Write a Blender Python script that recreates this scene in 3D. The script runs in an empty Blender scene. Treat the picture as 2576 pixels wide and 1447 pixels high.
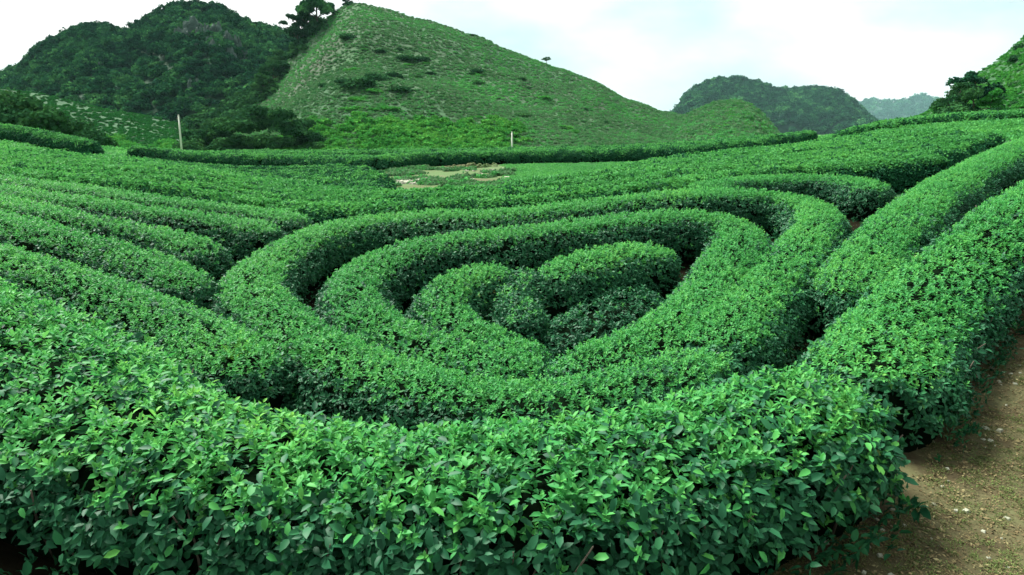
import bpy, math, random
import numpy as np
from mathutils import Vector, Matrix, Euler

random.seed(7)
rng = np.random.default_rng(11)
sc = bpy.context.scene

# ------------------------------------------------------------------ camera
FP = 1839.0                      # focal length in reference pixels (2576 x 1447 layout)
CXP, CYP = 1288.0, 723.5
PITCH = math.radians(12.0)
CZ = 2.45                        # eye height
cam_d = bpy.data.cameras.new('camera')
cam = bpy.data.objects.new('camera', cam_d)
sc.collection.objects.link(cam)
cam_d.sensor_width = 36.0
cam_d.lens = 36.0 * FP / 2576.0
cam_d.clip_start = 0.05
cam_d.clip_end = 9000
cam.location = (0, 0, CZ)
cam.rotation_euler = (math.radians(90) - PITCH, 0, 0)
sc.camera = cam

# ------------------------------------------------------------------ world, sun, exposure
SUN_EL, SUN_AZ = math.radians(54), math.radians(-48)     # azimuth from +Y, towards -X
w = bpy.data.worlds.new('World'); sc.world = w; w.use_nodes = True
nt = w.node_tree; nt.nodes.clear()
def N(nt, t, **kw):
    n = nt.nodes.new(t)
    for k, v in kw.items():
        setattr(n, k, v)
    return n
out = N(nt, 'ShaderNodeOutputWorld'); bg = N(nt, 'ShaderNodeBackground')
sky = N(nt, 'ShaderNodeTexSky'); sky.sky_type = 'NISHITA'; sky.sun_disc = False
sky.sun_elevation = SUN_EL; sky.sun_rotation = SUN_AZ
sky.air_density = 1.5; sky.dust_density = 4.0
tc = N(nt, 'ShaderNodeTexCoord'); mp = N(nt, 'ShaderNodeMapping'); mp.inputs['Scale'].default_value = (2.2, 2.2, 5.0)
no = N(nt, 'ShaderNodeTexNoise'); no.inputs['Scale'].default_value = 1.3; no.inputs['Detail'].default_value = 6; no.inputs['Roughness'].default_value = 0.5
rp = N(nt, 'ShaderNodeValToRGB')
rp.color_ramp.elements[0].position = 0.38; rp.color_ramp.elements[0].color = (2.9, 3.8, 3.95, 1)
rp.color_ramp.elements[1].position = 0.60; rp.color_ramp.elements[1].color = (5.3, 5.2, 5.25, 1)
mx = N(nt, 'ShaderNodeMixRGB'); mx.inputs[0].default_value = 0.90          # nine tenths cloud cover
L = nt.links.new
L(tc.outputs['Generated'], mp.inputs['Vector']); L(mp.outputs[0], no.inputs['Vector']); L(no.outputs['Fac'], rp.inputs[0])
L(sky.outputs[0], mx.inputs[1]); L(rp.outputs[0], mx.inputs[2]); L(mx.outputs[0], bg.inputs[0])
bg.inputs[1].default_value = 0.05
L(bg.outputs[0], out.inputs[0])

sd = bpy.data.lights.new('sun', 'SUN'); sd.energy = 2.8; sd.angle = math.radians(26); sd.color = (1.0, 0.98, 0.93)
so = bpy.data.objects.new('sun', sd); sc.collection.objects.link(so)
sdir = Vector((math.sin(SUN_AZ) * math.cos(SUN_EL), math.cos(SUN_AZ) * math.cos(SUN_EL), math.sin(SUN_EL)))
so.rotation_euler = sdir.to_track_quat('Z', 'Y').to_euler()
so.location = (0, 0, 60)

sc.view_settings.view_transform = 'Standard'; sc.view_settings.look = 'None'
sc.view_settings.exposure = 2.28; sc.view_settings.gamma = 1.0; sc.view_settings.use_curve_mapping = False
sc.cycles.use_denoising = True
sc.cycles.max_bounces = 4; sc.cycles.diffuse_bounces = 2; sc.cycles.glossy_bounces = 2
sc.cycles.transmission_bounces = 3; sc.cycles.volume_bounces = 0
sc.render.engine = 'CYCLES'

# ------------------------------------------------------------------ image -> world
def ray(px, py):
    u = (px - CXP) / FP; v = -(py - CYP) / FP
    d = np.array([u, math.cos(PITCH) + v * math.sin(PITCH), -math.sin(PITCH) + v * math.cos(PITCH)])
    return d
def at(px, py, Y):
    d = ray(px, py); t = Y / d[1]
    return np.array([d[0] * t, Y, CZ + d[2] * t])

# ------------------------------------------------------------------ ground height field (thin plate through surveyed points)
HH = 0.72                        # hedge height
TOP = [  # px, py, depth : points on hedge tops
 (1288,1447,2.62),(1288,1200,3.38),(1288,1000,4.52),(1288,942,5.5),(1288,850,6.6),(1288,720,8.0),(1629,600,9.3),(1692,523,10.7),(1692,477,12.0),
 (1275,569,9.9),(1100,527,11.2),(1100,500,12.4),(1000,470,16.5),(1700,395,24.0),(2050,348,38.0),
 (0,723,6.5),(0,594,8.0),(0,515,9.5),(0,481,11.0),(0,456,12.5),(0,431,14.2),(0,413,16.0),(0,380,22.0),(0,355,31.0),
 (510,650,8.6),(500,757,7.2),(665,930,5.25),(0,900,4.8),(0,1200,3.2),(0,1447,2.55),(300,840,5.6),
 (2151,527,11.0),(2576,335,20.0),(2348,440,13.5),(2276,619,8.6),(2151,761,6.7),(2088,844,5.9),(2576,500,8.6),
 (2030,863,5.25),(1950,1000,4.35),(1950,1200,3.4),(300,400,22.0),(640,500,14.0),(1400,480,13.5),(500,420,18.0),
 (-500,560,8.0),(-500,420,13.0),(2900,420,9.5),(700,458,22.0),(700,434,28.0),(780,415,36.0),(520,432,24.0),(860,462,22.0),(560,412,36.0)]
GRD = [  # px, py, depth : points on bare ground
 (1000,462,27.0),(1150,440,33.0),(1100,416,43.0),(1600,405,44.0),(430,413,46.0),(620,414,46.0),(900,424,40.0),(1700,399,44.0),(1900,374,47.0),(2050,362,49.0),
 (0,352,41.0),(2330,1095,5.35),(2070,1440,3.6),(2576,1300,4.3),(2576,1000,5.9),(2576,860,6.9),(2900,1100,5.2),
 (2400,306,46.0),(2576,300,46.0),(2200,325,46.0),(2950,270,40.0),(1288,2400,1.5),(200,2400,1.5),(2500,2300,1.6)]
cp = []
for a in TOP:
    p = at(*a); cp.append((p[0], p[1], p[2] - HH))
for a in GRD:
    p = at(*a); cp.append((p[0], p[1], p[2]))
cp = np.array(cp)
def warp(x, y):
    yy = np.maximum(y, 1.5)
    return np.stack([np.clip(x / yy, -1.3, 1.3) * 2.0, np.log(yy)], -1)
cw = warp(cp[:, 0], cp[:, 1])
def tps(r):
    return np.where(r > 1e-9, r * r * np.log(np.maximum(r, 1e-9)), 0.0)
n = len(cp)
K = tps(np.linalg.norm(cw[:, None] - cw[None], axis=2)) + np.eye(n) * 0.02
P = np.concatenate([np.ones((n, 1)), cw], 1)
A = np.block([[K, P], [P.T, np.zeros((3, 3))]])
sol = np.linalg.solve(A, np.concatenate([cp[:, 2], np.zeros(3)]))
WT, AF = sol[:n], sol[n:]
def sstep(a, b, x):
    t = np.clip((x - a) / (b - a), 0, 1); return t * t * (3 - 2 * t)
def G(x, y):
    x = np.asarray(x, float); y = np.asarray(y, float)
    sh = np.broadcast(x, y).shape
    x = np.broadcast_to(x, sh).ravel(); y = np.broadcast_to(y, sh).ravel()
    o = np.empty(x.size)
    for i in range(0, x.size, 20000):
        q = warp(x[i:i+20000], np.minimum(y[i:i+20000], 52.0))
        r = np.linalg.norm(q[:, None] - cw[None], axis=2)
        o[i:i+20000] = tps(r) @ WT + AF[0] + q @ AF[1:]
    far = -1.7 + 3.2 * sstep(0.25, 0.75, x / np.maximum(y, 1)) * sstep(300, 60, y)
    k = sstep(49, 95, y)
    return (o * (1 - k) + far * k).reshape(sh)
TT = np.exp(np.linspace(math.log(1.2), math.log(75), 700))
def hit(px, py, h=HH):
    """first point where the ray through a pixel meets the surface h above the ground"""
    d = ray(px, py); d = d / d[1]
    X = d[0] * TT; Z = CZ + d[2] * TT
    f = Z - (G(X, TT) + h)
    i = np.argmax(f < 0)
    if f[i] >= 0: i = len(TT) - 1
    return np.array([X[i], TT[i]])

# ------------------------------------------------------------------ materials
def new_mat(name):
    m = bpy.data.materials.new(name); m.use_nodes = True
    m.node_tree.nodes.clear(); return m
def leaf_mat(name, ramp, rough=0.42, trans=0.22, noise_scale=0.6, spec=0.5, lvw=0.5):
    """leaf: colour from per-leaf value + instance random + large patches, thin translucent blade"""
    m = new_mat(name); nt = m.node_tree; L = nt.links.new
    o = N(nt, 'ShaderNodeOutputMaterial'); b = N(nt, 'ShaderNodeBsdfPrincipled'); tr = N(nt, 'ShaderNodeBsdfTranslucent'); ms = N(nt, 'ShaderNodeMixShader')
    at_ = N(nt, 'ShaderNodeAttribute'); at_.attribute_name = 'lv'
    oi = N(nt, 'ShaderNodeObjectInfo'); geo = N(nt, 'ShaderNodeNewGeometry')
    ns = N(nt, 'ShaderNodeTexNoise'); ns.inputs['Scale'].default_value = noise_scale; ns.inputs['Detail'].default_value = 3
    L(geo.outputs['Position'], ns.inputs['Vector'])
    a1 = N(nt, 'ShaderNodeMath', operation='MULTIPLY'); a1.inputs[1].default_value = lvw; L(at_.outputs['Fac'], a1.inputs[0])
    a2 = N(nt, 'ShaderNodeMath', operation='MULTIPLY_ADD'); a2.inputs[1].default_value = 0.3; L(oi.outputs['Random'], a2.inputs[0]); L(a1.outputs[0], a2.inputs[2])
    a3 = N(nt, 'ShaderNodeMath', operation='MULTIPLY_ADD'); a3.inputs[1].default_value = 0.7; L(ns.outputs['Fac'], a3.inputs[0]); L(a2.outputs[0], a3.inputs[2])
    a4 = N(nt, 'ShaderNodeMath', operation='SUBTRACT'); a4.inputs[1].default_value = lvw * 0.5; L(a3.outputs[0], a4.inputs[0])
    r = N(nt, 'ShaderNodeValToRGB')
    while len(r.color_ramp.elements) < len(ramp): r.color_ramp.elements.new(0.5)
    for e, (p, c) in zip(r.color_ramp.elements, ramp):
        e.position = p; e.color = (*c, 1)
    L(a4.outputs[0], r.inputs[0]); L(r.outputs[0], b.inputs['Base Color'])
    hs = N(nt, 'ShaderNodeHueSaturation'); hs.inputs['Value'].default_value = 1.15; hs.inputs['Hue'].default_value = 0.485; L(r.outputs[0], hs.inputs['Color']); L(hs.outputs[0], tr.inputs['Color'])
    b.inputs['Roughness'].default_value = rough; b.inputs['Specular IOR Level'].default_value = spec
    ms.inputs[0].default_value = trans
    L(b.outputs[0], ms.inputs[1]); L(tr.outputs[0], ms.inputs[2]); L(ms.outputs[0], o.inputs[0])
    return m
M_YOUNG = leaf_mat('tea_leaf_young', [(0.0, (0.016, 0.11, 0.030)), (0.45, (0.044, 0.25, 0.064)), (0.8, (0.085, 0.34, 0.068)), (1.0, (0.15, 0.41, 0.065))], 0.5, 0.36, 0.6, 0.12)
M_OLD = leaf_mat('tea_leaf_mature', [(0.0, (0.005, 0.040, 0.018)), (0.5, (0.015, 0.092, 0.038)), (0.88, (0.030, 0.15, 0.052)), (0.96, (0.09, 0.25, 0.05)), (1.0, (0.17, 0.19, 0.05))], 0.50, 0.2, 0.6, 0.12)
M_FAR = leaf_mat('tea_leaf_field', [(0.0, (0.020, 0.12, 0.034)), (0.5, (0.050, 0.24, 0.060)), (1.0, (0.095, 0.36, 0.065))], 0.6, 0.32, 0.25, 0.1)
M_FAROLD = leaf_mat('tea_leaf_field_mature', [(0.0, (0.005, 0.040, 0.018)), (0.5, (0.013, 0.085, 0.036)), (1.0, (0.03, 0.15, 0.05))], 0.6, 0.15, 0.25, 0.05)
M_FOREST = leaf_mat('forest_leaf', [(0.18, (0.003, 0.018, 0.011)), (0.42, (0.008, 0.044, 0.022)), (0.62, (0.024, 0.10, 0.036)), (0.85, (0.07, 0.22, 0.06))], 0.6, 0.15, 0.03, 0.0)
M_SCRUB = leaf_mat('hill_scrub_leaf', [(0.15, (0.020, 0.09, 0.032)), (0.34, (0.046, 0.155, 0.054)), (0.46, (0.092, 0.17, 0.085)), (0.58, (0.052, 0.22, 0.064)), (0.72, (0.07, 0.30, 0.075)), (1.0, (0.10, 0.36, 0.075))], 0.65, 0.3, 0.03, 0.0, 0.2)
M_LUSH = leaf_mat('lush_leaf', [(0.0, (0.016, 0.10, 0.022)), (0.5, (0.036, 0.20, 0.034)), (1.0, (0.095, 0.30, 0.05))], 0.6, 0.25, 0.08, 0.0)
M_DARK = leaf_mat('dark_shrub_leaf', [(0.0, (0.006, 0.030, 0.013)), (0.45, (0.017, 0.064, 0.024)), (0.8, (0.04, 0.125, 0.035)), (1.0, (0.06, 0.17, 0.045))], 0.55, 0.12, 0.2, 0.0)

def noise_mat(name, cols, scale=1.0, detail=6, rough=0.9, bump=0.3, bscale=None, dist=0.0, second=None, spec=0.2):
    m = new_mat(name); nt = m.node_tree; L = nt.links.new
    o = N(nt, 'ShaderNodeOutputMaterial'); b = N(nt, 'ShaderNodeBsdfPrincipled')
    geo = N(nt, 'ShaderNodeNewGeometry')
    ns = N(nt, 'ShaderNodeTexNoise'); ns.inputs['Scale'].default_value = scale; ns.inputs['Detail'].default_value = detail; ns.inputs['Roughness'].default_value = 0.65; ns.inputs['Distortion'].default_value = dist
    L(geo.outputs['Position'], ns.inputs['Vector'])
    r = N(nt, 'ShaderNodeValToRGB')
    while len(r.color_ramp.elements) < len(cols): r.color_ramp.elements.new(0.5)
    for e, (p, c) in zip(r.color_ramp.elements, cols):
        e.position = p; e.color = (*c, 1)
    L(ns.outputs['Fac'], r.inputs[0])
    col = r.outputs[0]
    if second:
        s2, c2, lo, hi = second
        n2 = N(nt, 'ShaderNodeTexNoise'); n2.inputs['Scale'].default_value = s2; n2.inputs['Detail'].default_value = 5
        L(geo.outputs['Position'], n2.inputs['Vector'])
        mr = N(nt, 'ShaderNodeMapRange'); mr.inputs[1].default_value = lo; mr.inputs[2].default_value = hi; L(n2.outputs['Fac'], mr.inputs[0])
        mm = N(nt, 'ShaderNodeMixRGB'); L(mr.outputs[0], mm.inputs[0]); L(col, mm.inputs[1]); mm.inputs[2].default_value = (*c2, 1); col = mm.outputs[0]
    L(col, b.inputs['Base Color'])
    b.inputs['Roughness'].default_value = rough; b.inputs['Specular IOR Level'].default_value = spec
    if bump:
        nb = N(nt, 'ShaderNodeTexNoise'); nb.inputs['Scale'].default_value = bscale or scale * 6; nb.inputs['Detail'].default_value = 6
        L(geo.outputs['Position'], nb.inputs['Vector'])
        bp = N(nt, 'ShaderNodeBump'); bp.inputs['Strength'].default_value = bump; bp.inputs['Distance'].default_value = 0.5 / (bscale or scale * 6)
        L(nb.outputs['Fac'], bp.inputs['Height']); L(bp.outputs[0], b.inputs['Normal'])
    L(b.outputs[0], o.inputs[0]); return m
M_SOIL = noise_mat('path_soil', [(0.28, (0.022, 0.014, 0.006)), (0.42, (0.044, 0.036, 0.015)), (0.52, (0.064, 0.059, 0.025)), (0.66, (0.072, 0.076, 0.030)), (0.8, (0.10, 0.095, 0.046))], 2.2, 14, 0.95, 0.6, 28, 0.3, (9.0, (0.06, 0.045, 0.02), 0.55, 0.72))
M_SOILDARK = noise_mat('dark_soil', [(0.3, (0.005, 0.005, 0.003)), (0.7, (0.014, 0.012, 0.007))], 5, 8, 1.0, 0.5, 30, spec=0.0)  # much darker soil colour for the ground between hedges
M_WOOD_SHADE = noise_mat('tea_wood_shade', [(0.3, (0.0015, 0.004, 0.002)), (0.7, (0.004, 0.009, 0.004))], 12, 4, 1.0, 0.3, spec=0.0)  # woody interior, near black: shade of the gaps between leaves painted in
M_STEM = noise_mat('tea_stem', [(0.3, (0.05, 0.04, 0.028)), (0.7, (0.13, 0.11, 0.08))], 30, 4, 0.8, 0.3)
M_BARK = noise_mat('bark', [(0.3, (0.03, 0.025, 0.018)), (0.7, (0.09, 0.075, 0.055))], 3, 4, 0.9, 0.3)
M_HILL = noise_mat('hill_grass', [(0.30, (0.013, 0.05, 0.017)), (0.45, (0.020, 0.068, 0.022)), (0.55, (0.028, 0.066, 0.026)), (0.70, (0.024, 0.088, 0.024))], 0.035, 8, 0.95, 0.8, 0.5, 0.4, (0.016, (0.034, 0.05, 0.026), 0.50, 0.66))
M_HILLF = noise_mat('forest_floor', [(0.3, (0.006, 0.024, 0.012)), (0.7, (0.014, 0.045, 0.018))], 0.05, 6, 0.95, 0.5, 0.3)
M_ROCK = noise_mat('limestone', [(0.25, (0.012, 0.024, 0.018)), (0.5, (0.050, 0.078, 0.064)), (0.75, (0.15, 0.20, 0.17))], 0.25, 10, 0.9, 0.9, 0.8, 0.5)
M_TEASLOPE = noise_mat('tea_slope', [(0.3, (0.010, 0.045, 0.016)), (0.7, (0.017, 0.07, 0.020))], 0.06, 6, 0.95, 0.6, 0.9)
M_LUSHG = noise_mat('lush_grass', [(0.3, (0.03, 0.11, 0.02)), (0.7, (0.06, 0.19, 0.03))], 0.12, 8, 0.95, 0.6, 1.2)
M_CONC = noise_mat('concrete', [(0.3, (0.38, 0.41, 0.33)), (0.7, (0.52, 0.55, 0.46))], 1.5, 6, 0.85, 0.2)
M_PATCH = noise_mat('dry_turf', [(0.28, (0.075, 0.052, 0.03)), (0.42, (0.06, 0.085, 0.026)), (0.55, (0.05, 0.10, 0.026)), (0.66, (0.075, 0.085, 0.035)), (0.78, (0.14, 0.11, 0.07))], 0.3, 9, 0.95, 0.4, 2.0, 0.6)
M_PALE = noise_mat('pale_stone', [(0.3, (0.16, 0.17, 0.11)), (0.7, (0.33, 0.34, 0.26))], 2.0, 6, 0.9, 0.4)

# ------------------------------------------------------------------ object helpers
COL = sc.collection
def mesh(name, V, F, mat=None, smooth=False):
    me = bpy.data.meshes.new(name)
    V = np.asarray(V, np.float32)
    if isinstance(F, np.ndarray) and F.ndim == 2:
        k = F.shape[1]
        me.vertices.add(len(V)); me.vertices.foreach_set('co', V.ravel())
        me.loops.add(F.size); me.loops.foreach_set('vertex_index', F.astype(np.int32).ravel())
        me.polygons.add(len(F)); me.polygons.foreach_set('loop_start', np.arange(0, F.size, k, dtype=np.int32))
        me.update(calc_edges=True)
    else:
        me.from_pydata(V.tolist(), [], [list(map(int, f)) for f in F]); me.update()
    if smooth: me.polygons.foreach_set('use_smooth', np.ones(len(me.polygons), bool))
    if mat: me.materials.append(mat)
    return me
def obj(name, me, parent=None, loc=None, link=True):
    o = bpy.data.objects.new(name, me)
    if link: COL.objects.link(o)
    if parent: o.parent = parent
    if loc is not None: o.location = loc
    return o
def tag(o, label=None, cat=None, group=None, kind=None):
    if label: o['label'] = label
    if cat: o['category'] = cat
    if group: o['group'] = group
    if kind: o['kind'] = kind
    return o
def fattr(me, name, vals):
    a = me.attributes.new(name, 'FLOAT', 'POINT'); a.data.foreach_set('value', np.asarray(vals, np.float32))

# ------------------------------------------------------------------ leaves, shoots, clumps (sources for scattering, never linked)
def leaf_geo(Lr, W, fold=0.18, curl=0.25):
    """a pointed tea blade along +Y, folded along the midrib: 8 triangles"""
    st = [(0.26, 0.86), (0.66, 0.84)]
    V = [(0, 0, 0)]
    for t, k in st:
        z = -curl * Lr * t * t
        V += [(-W * k / 2, t * Lr, z + fold * W * k), (0, t * Lr, z), (W * k / 2, t * Lr, z + fold * W * k)]
    V.append((0, Lr, -curl * Lr))
    F = [(0, 2, 1), (0, 3, 2), (1, 2, 5, 4), (2, 3, 6, 5), (4, 5, 7), (5, 6, 7)]
    return np.array(V), F
def simple_leaf(Lr, W, curl=0.2):
    V = np.array([(0, 0, 0), (-W / 2, Lr * 0.5, 0.1 * W), (0, Lr, -curl * Lr), (W / 2, Lr * 0.5, 0.1 * W)])
    return V, [(0, 3, 2, 1)]
def rotm(az, el, roll=0.0):
    return np.array(Matrix.Rotation(az, 3, 'Z') @ Matrix.Rotation(el, 3, 'X') @ Matrix.Rotation(roll, 3, 'Y'))
class Acc:
    def __init__(s): s.V = []; s.F = []; s.a = []; s.n = 0
    def add(s, V, F, val=0.5):
        s.V.append(V); s.F += [tuple(i + s.n for i in f) for f in F]; s.a += [val] * len(V); s.n += len(V)
    def build(s, name, mat, smooth=True):
        me = mesh(name, np.concatenate(s.V), s.F, mat, smooth); fattr(me, 'lv', s.a); return me
def tube(acc, pts, radii, k=5, val=0.5):
    pts = [Vector(p) for p in pts]; V = []
    for i, p in enumerate(pts):
        d = (pts[min(i + 1, len(pts) - 1)] - pts[max(i - 1, 0)]).normalized()
        a = d.orthogonal().normalized(); b = d.cross(a)
        for j in range(k):
            t = 2 * math.pi * j / k
            V.append(tuple(p + (a * math.cos(t) + b * math.sin(t)) * radii[i]))
    F = []
    for i in range(len(pts) - 1):
        for j in range(k):
            F.append((i * k + j, i * k + (j + 1) % k, (i + 1) * k + (j + 1) % k, (i + 1) * k + j))
    F.append(tuple(range(k))[::-1]); F.append(tuple((len(pts) - 1) * k + j for j in range(k)))
    acc.add(np.array(V), F, val)
R = random.uniform
def shoot_young(i):
    a = Acc(); ln = R(0.03, 0.06); nl = random.choice((5, 6, 6, 7)); ph = R(0, 6.28)
    for k in range(nl):
        f = k / (nl - 1)
        Lr = 0.078 - 0.035 * f + R(-0.008, 0.008); W = Lr * R(0.46, 0.56)
        el = math.radians(8 + 55 * f + R(-12, 14))
        V, F = leaf_geo(Lr, W, R(0.12, 0.3), R(0.05, 0.35))
        V = V @ rotm(ph + k * 2.4 + R(-.3, .3), el, R(-.4, .4)).T + np.array([R(-.01, .01), R(-.01, .01), -0.03 + ln * f * 1.3])
        a.add(V, F, min(1, max(0, 0.35 + 0.55 * f + R(-.2, .2))))
    return obj('young_%02d' % i, a.build('young_shoot', M_YOUNG), link=False)
def shoot_old(i):
    a = Acc(); nl = random.choice((5, 6, 7)); ph = R(0, 6.28)
    for k in range(nl):
        Lr = R(0.060, 0.095); W = Lr * R(0.48, 0.58)
        el = math.radians(R(-20, 45))
        V, F = leaf_geo(Lr, W, R(0.08, 0.22), R(0.05, 0.4))
        V = V @ rotm(ph + k * 2.4 + R(-.4, .4), el, R(-.6, .6)).T + np.array([R(-.03, .03), R(-.03, .03), R(-.05, .02)])
        a.add(V, F, random.random())
    return obj('old_%02d' % i, a.build('old_shoot', M_OLD), link=False)
def far_patch(i, nm='patch', mat=None):
    a = Acc()
    for k in range(34):
        Lr = R(0.08, 0.13); q = R(0, 6.28); rr = 0.24 * math.sqrt(random.random())
        V, F = simple_leaf(Lr, Lr * 0.5)
        V = V @ rotm(R(0, 6.28), math.radians(R(-5, 55)), R(-.5, .5)).T + np.array([rr * math.cos(q), rr * math.sin(q), R(-.05, .03)])
        a.add(V, F, random.random())
    return obj('%s_%02d' % (nm, i), a.build('far_patch', mat or M_FAR, False), link=False)
def clump_geo(nl, leaf=0.16, lobes=9, flat=0.8, seed=0):
    """a lumpy crown of radius ~1 made of leaf faces lying on several lobes"""
    r = np.random.default_rng(seed); a = Acc()
    C = []
    for k in range(lobes):
        th = r.uniform(0, 6.28); ph = r.uniform(-0.15, 1.0); rad = r.uniform(0.25, 0.62)
        C.append((rad * math.cos(th) * math.cos(ph), rad * math.sin(th) * math.cos(ph), rad * math.sin(ph) * flat, r.uniform(0.28, 0.5), r.uniform(0, 1)))
    for k in range(nl):
        cx, cy, cz, cr, cv = C[k % lobes]
        d = r.normal(size=3); d /= np.linalg.norm(d)
        if d[2] < -0.3: d[2] *= -0.6
        p = np.array([cx, cy, cz]) + d * cr * r.uniform(0.75, 1.08) * np.array([1, 1, flat])
        s = leaf * r.uniform(0.6, 1.3)
        nrm = Vector(d) + Vector(r.normal(size=3)) * 0.5
        q = nrm.normalized().to_track_quat('Z', 'Y').to_matrix() @ Matrix.Rotation(r.uniform(0, 6.28), 3, 'Z')
        V = np.array([(-s * .5, -s * .6, 0), (s * .4, -s * .5, .1 * s), (s * .5, s * .55, 0), (-s * .35, s * .6, .12 * s)]) @ np.array(q).T + p
        a.add(V, [(0, 1, 2, 3)], min(1, max(0, cv * 0.6 + r.uniform(0, 0.4))))
    return a

def coll(name, objs):
    c = bpy.data.collections.new(name)
    for o in objs: c.objects.link(o)
    return c
C_TEA = coll('src_tea', [shoot_young(i) for i in range(8)] + [shoot_old(i) for i in range(8)])   # children sort: old_* 0-7, young_* 8-15
C_FAR = coll('src_far', [far_patch(i) for i in range(6)] + [far_patch(i, 'zold', M_FAROLD) for i in range(6)])   # 0-5 light, 6-11 mature
def clump_coll(name, mat, n, nl, leaf, flat=0.8, seed=0):
    return coll(name, [obj('%s_%02d' % (name, i), clump_geo(nl, leaf, 9, flat, seed + i).build(name, mat, False), link=False) for i in range(n)])
C_FOREST = clump_coll('src_forest', M_FOREST, 5, 420, 0.15, 1.0, 100)
C_SCRUB = clump_coll('src_scrub', M_SCRUB, 5, 90, 0.22, 0.6, 200)
C_LUSH = clump_coll('src_lush', M_LUSH, 5, 260, 0.16, 0.7, 300)
M_TSL = leaf_mat('tea_slope_leaf', [(0.0, (0.014, 0.08, 0.024)), (0.5, (0.022, 0.12, 0.032)), (1.0, (0.035, 0.16, 0.04))], 0.7, 0.2, 0.05, 0.0)
C_TSLOPE = clump_coll('src_tslope', M_TSL, 4, 90, 0.24, 0.5, 600)
C_DARK = clump_coll('src_dark', M_DARK, 4, 260, 0.19, 0.8, 400)

GNC = {}
def scatter_group(c):
    if c.name in GNC: return GNC[c.name]
    g = bpy.data.node_groups.new('scatter_' + c.name, 'GeometryNodeTree')
    g.interface.new_socket('Geometry', in_out='INPUT', socket_type='NodeSocketGeometry')
    g.interface.new_socket('Geometry', in_out='OUTPUT', socket_type='NodeSocketGeometry')
    L = g.links.new
    gi = g.nodes.new('NodeGroupInput'); go = g.nodes.new('NodeGroupOutput')
    ci = g.nodes.new('GeometryNodeCollectionInfo'); ci.inputs['Collection'].default_value = c
    ci.inputs['Separate Children'].default_value = True; ci.inputs['Reset Children'].default_value = True
    ip = g.nodes.new('GeometryNodeInstanceOnPoints'); ip.inputs['Pick Instance'].default_value = True
    def na(name, t):
        x = g.nodes.new('GeometryNodeInputNamedAttribute'); x.data_type = t; x.inputs['Name'].default_value = name; return x
    er = g.nodes.new('FunctionNodeEulerToRotation')
    L(gi.outputs[0], ip.inputs['Points']); L(ci.outputs[0], ip.inputs['Instance'])
    L(na('idx', 'INT').outputs[0], ip.inputs['Instance Index'])
    L(na('rot', 'FLOAT_VECTOR').outputs[0], er.inputs[0]); L(er.outputs[0], ip.inputs['Rotation'])
    L(na('scl', 'FLOAT').outputs[0], ip.inputs['Scale']); L(ip.outputs[0], go.inputs[0])
    GNC[c.name] = g; return g
def euler_from_z(z, yaw):
    """XYZ eulers of frames whose local Z is z (n,3), spun by yaw"""
    z = z / np.linalg.norm(z, axis=1, keepdims=True)
    h = np.where(np.abs(z[:, 2:3]) < 0.95, np.array([[0, 0, 1.0]]), np.array([[1.0, 0, 0]]))
    x = np.cross(h, z); x /= np.linalg.norm(x, axis=1, keepdims=True); y = np.cross(z, x)
    c, s = np.cos(yaw)[:, None], np.sin(yaw)[:, None]
    X = x * c + y * s; Y = -x * s + y * c
    ry = -np.arcsin(np.clip(X[:, 2], -1, 1)); rx = np.arctan2(Y[:, 2], z[:, 2]); rz = np.arctan2(X[:, 1], X[:, 0])
    return np.stack([rx, ry, rz], 1)
def scatter(name, P, Z, idx, scl, c, parent=None):
    me = bpy.data.meshes.new(name); P = np.asarray(P, np.float32)
    me.vertices.add(len(P)); me.vertices.foreach_set('co', P.ravel())
    a = me.attributes.new('rot', 'FLOAT_VECTOR', 'POINT'); a.data.foreach_set('vector', euler_from_z(Z, rng.uniform(0, 6.28, len(P))).astype(np.float32).ravel())
    a = me.attributes.new('idx', 'INT', 'POINT'); a.data.foreach_set('value', np.asarray(idx, np.int32))
    fattr(me, 'scl', scl)
    o = obj(name, me, parent)
    md = o.modifiers.new('scatter', 'NODES'); md.node_group = scatter_group(c)
    o['kind'] = 'stuff'
    return o

ORD = 'first second third fourth fifth sixth seventh eighth ninth tenth eleventh twelfth thirteenth fourteenth fifteenth sixteenth seventeenth eighteenth nineteenth twentieth'.split()
ORD += ['twenty-' + o for o in ORD[:9]] + ['thirtieth'] + ['thirty-' + o for o in ORD[:9]] + ['fortieth'] + ['forty-' + o for o in ORD[:9]]
# smooth value noise (numpy)
def vnoise(x, y, seed=0):
    def h(i, j):
        s = np.sin(i * 127.1 + j * 311.7 + seed * 74.7) * 43758.5453; return s - np.floor(s)
    i, j = np.floor(x), np.floor(y); f, g = x - i, y - j
    f = f * f * (3 - 2 * f); g = g * g * (3 - 2 * g)
    return (h(i, j) * (1 - f) + h(i + 1, j) * f) * (1 - g) + (h(i, j + 1) * (1 - f) + h(i + 1, j + 1) * f) * g
def fbm(x, y, oct=4, seed=0):
    o = 0; a = 0.5
    for k in range(oct):
        o = o + a * (vnoise(x * 2 ** k, y * 2 ** k, seed + k) - 0.5) * 2; a *= 0.5
    return o

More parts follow.
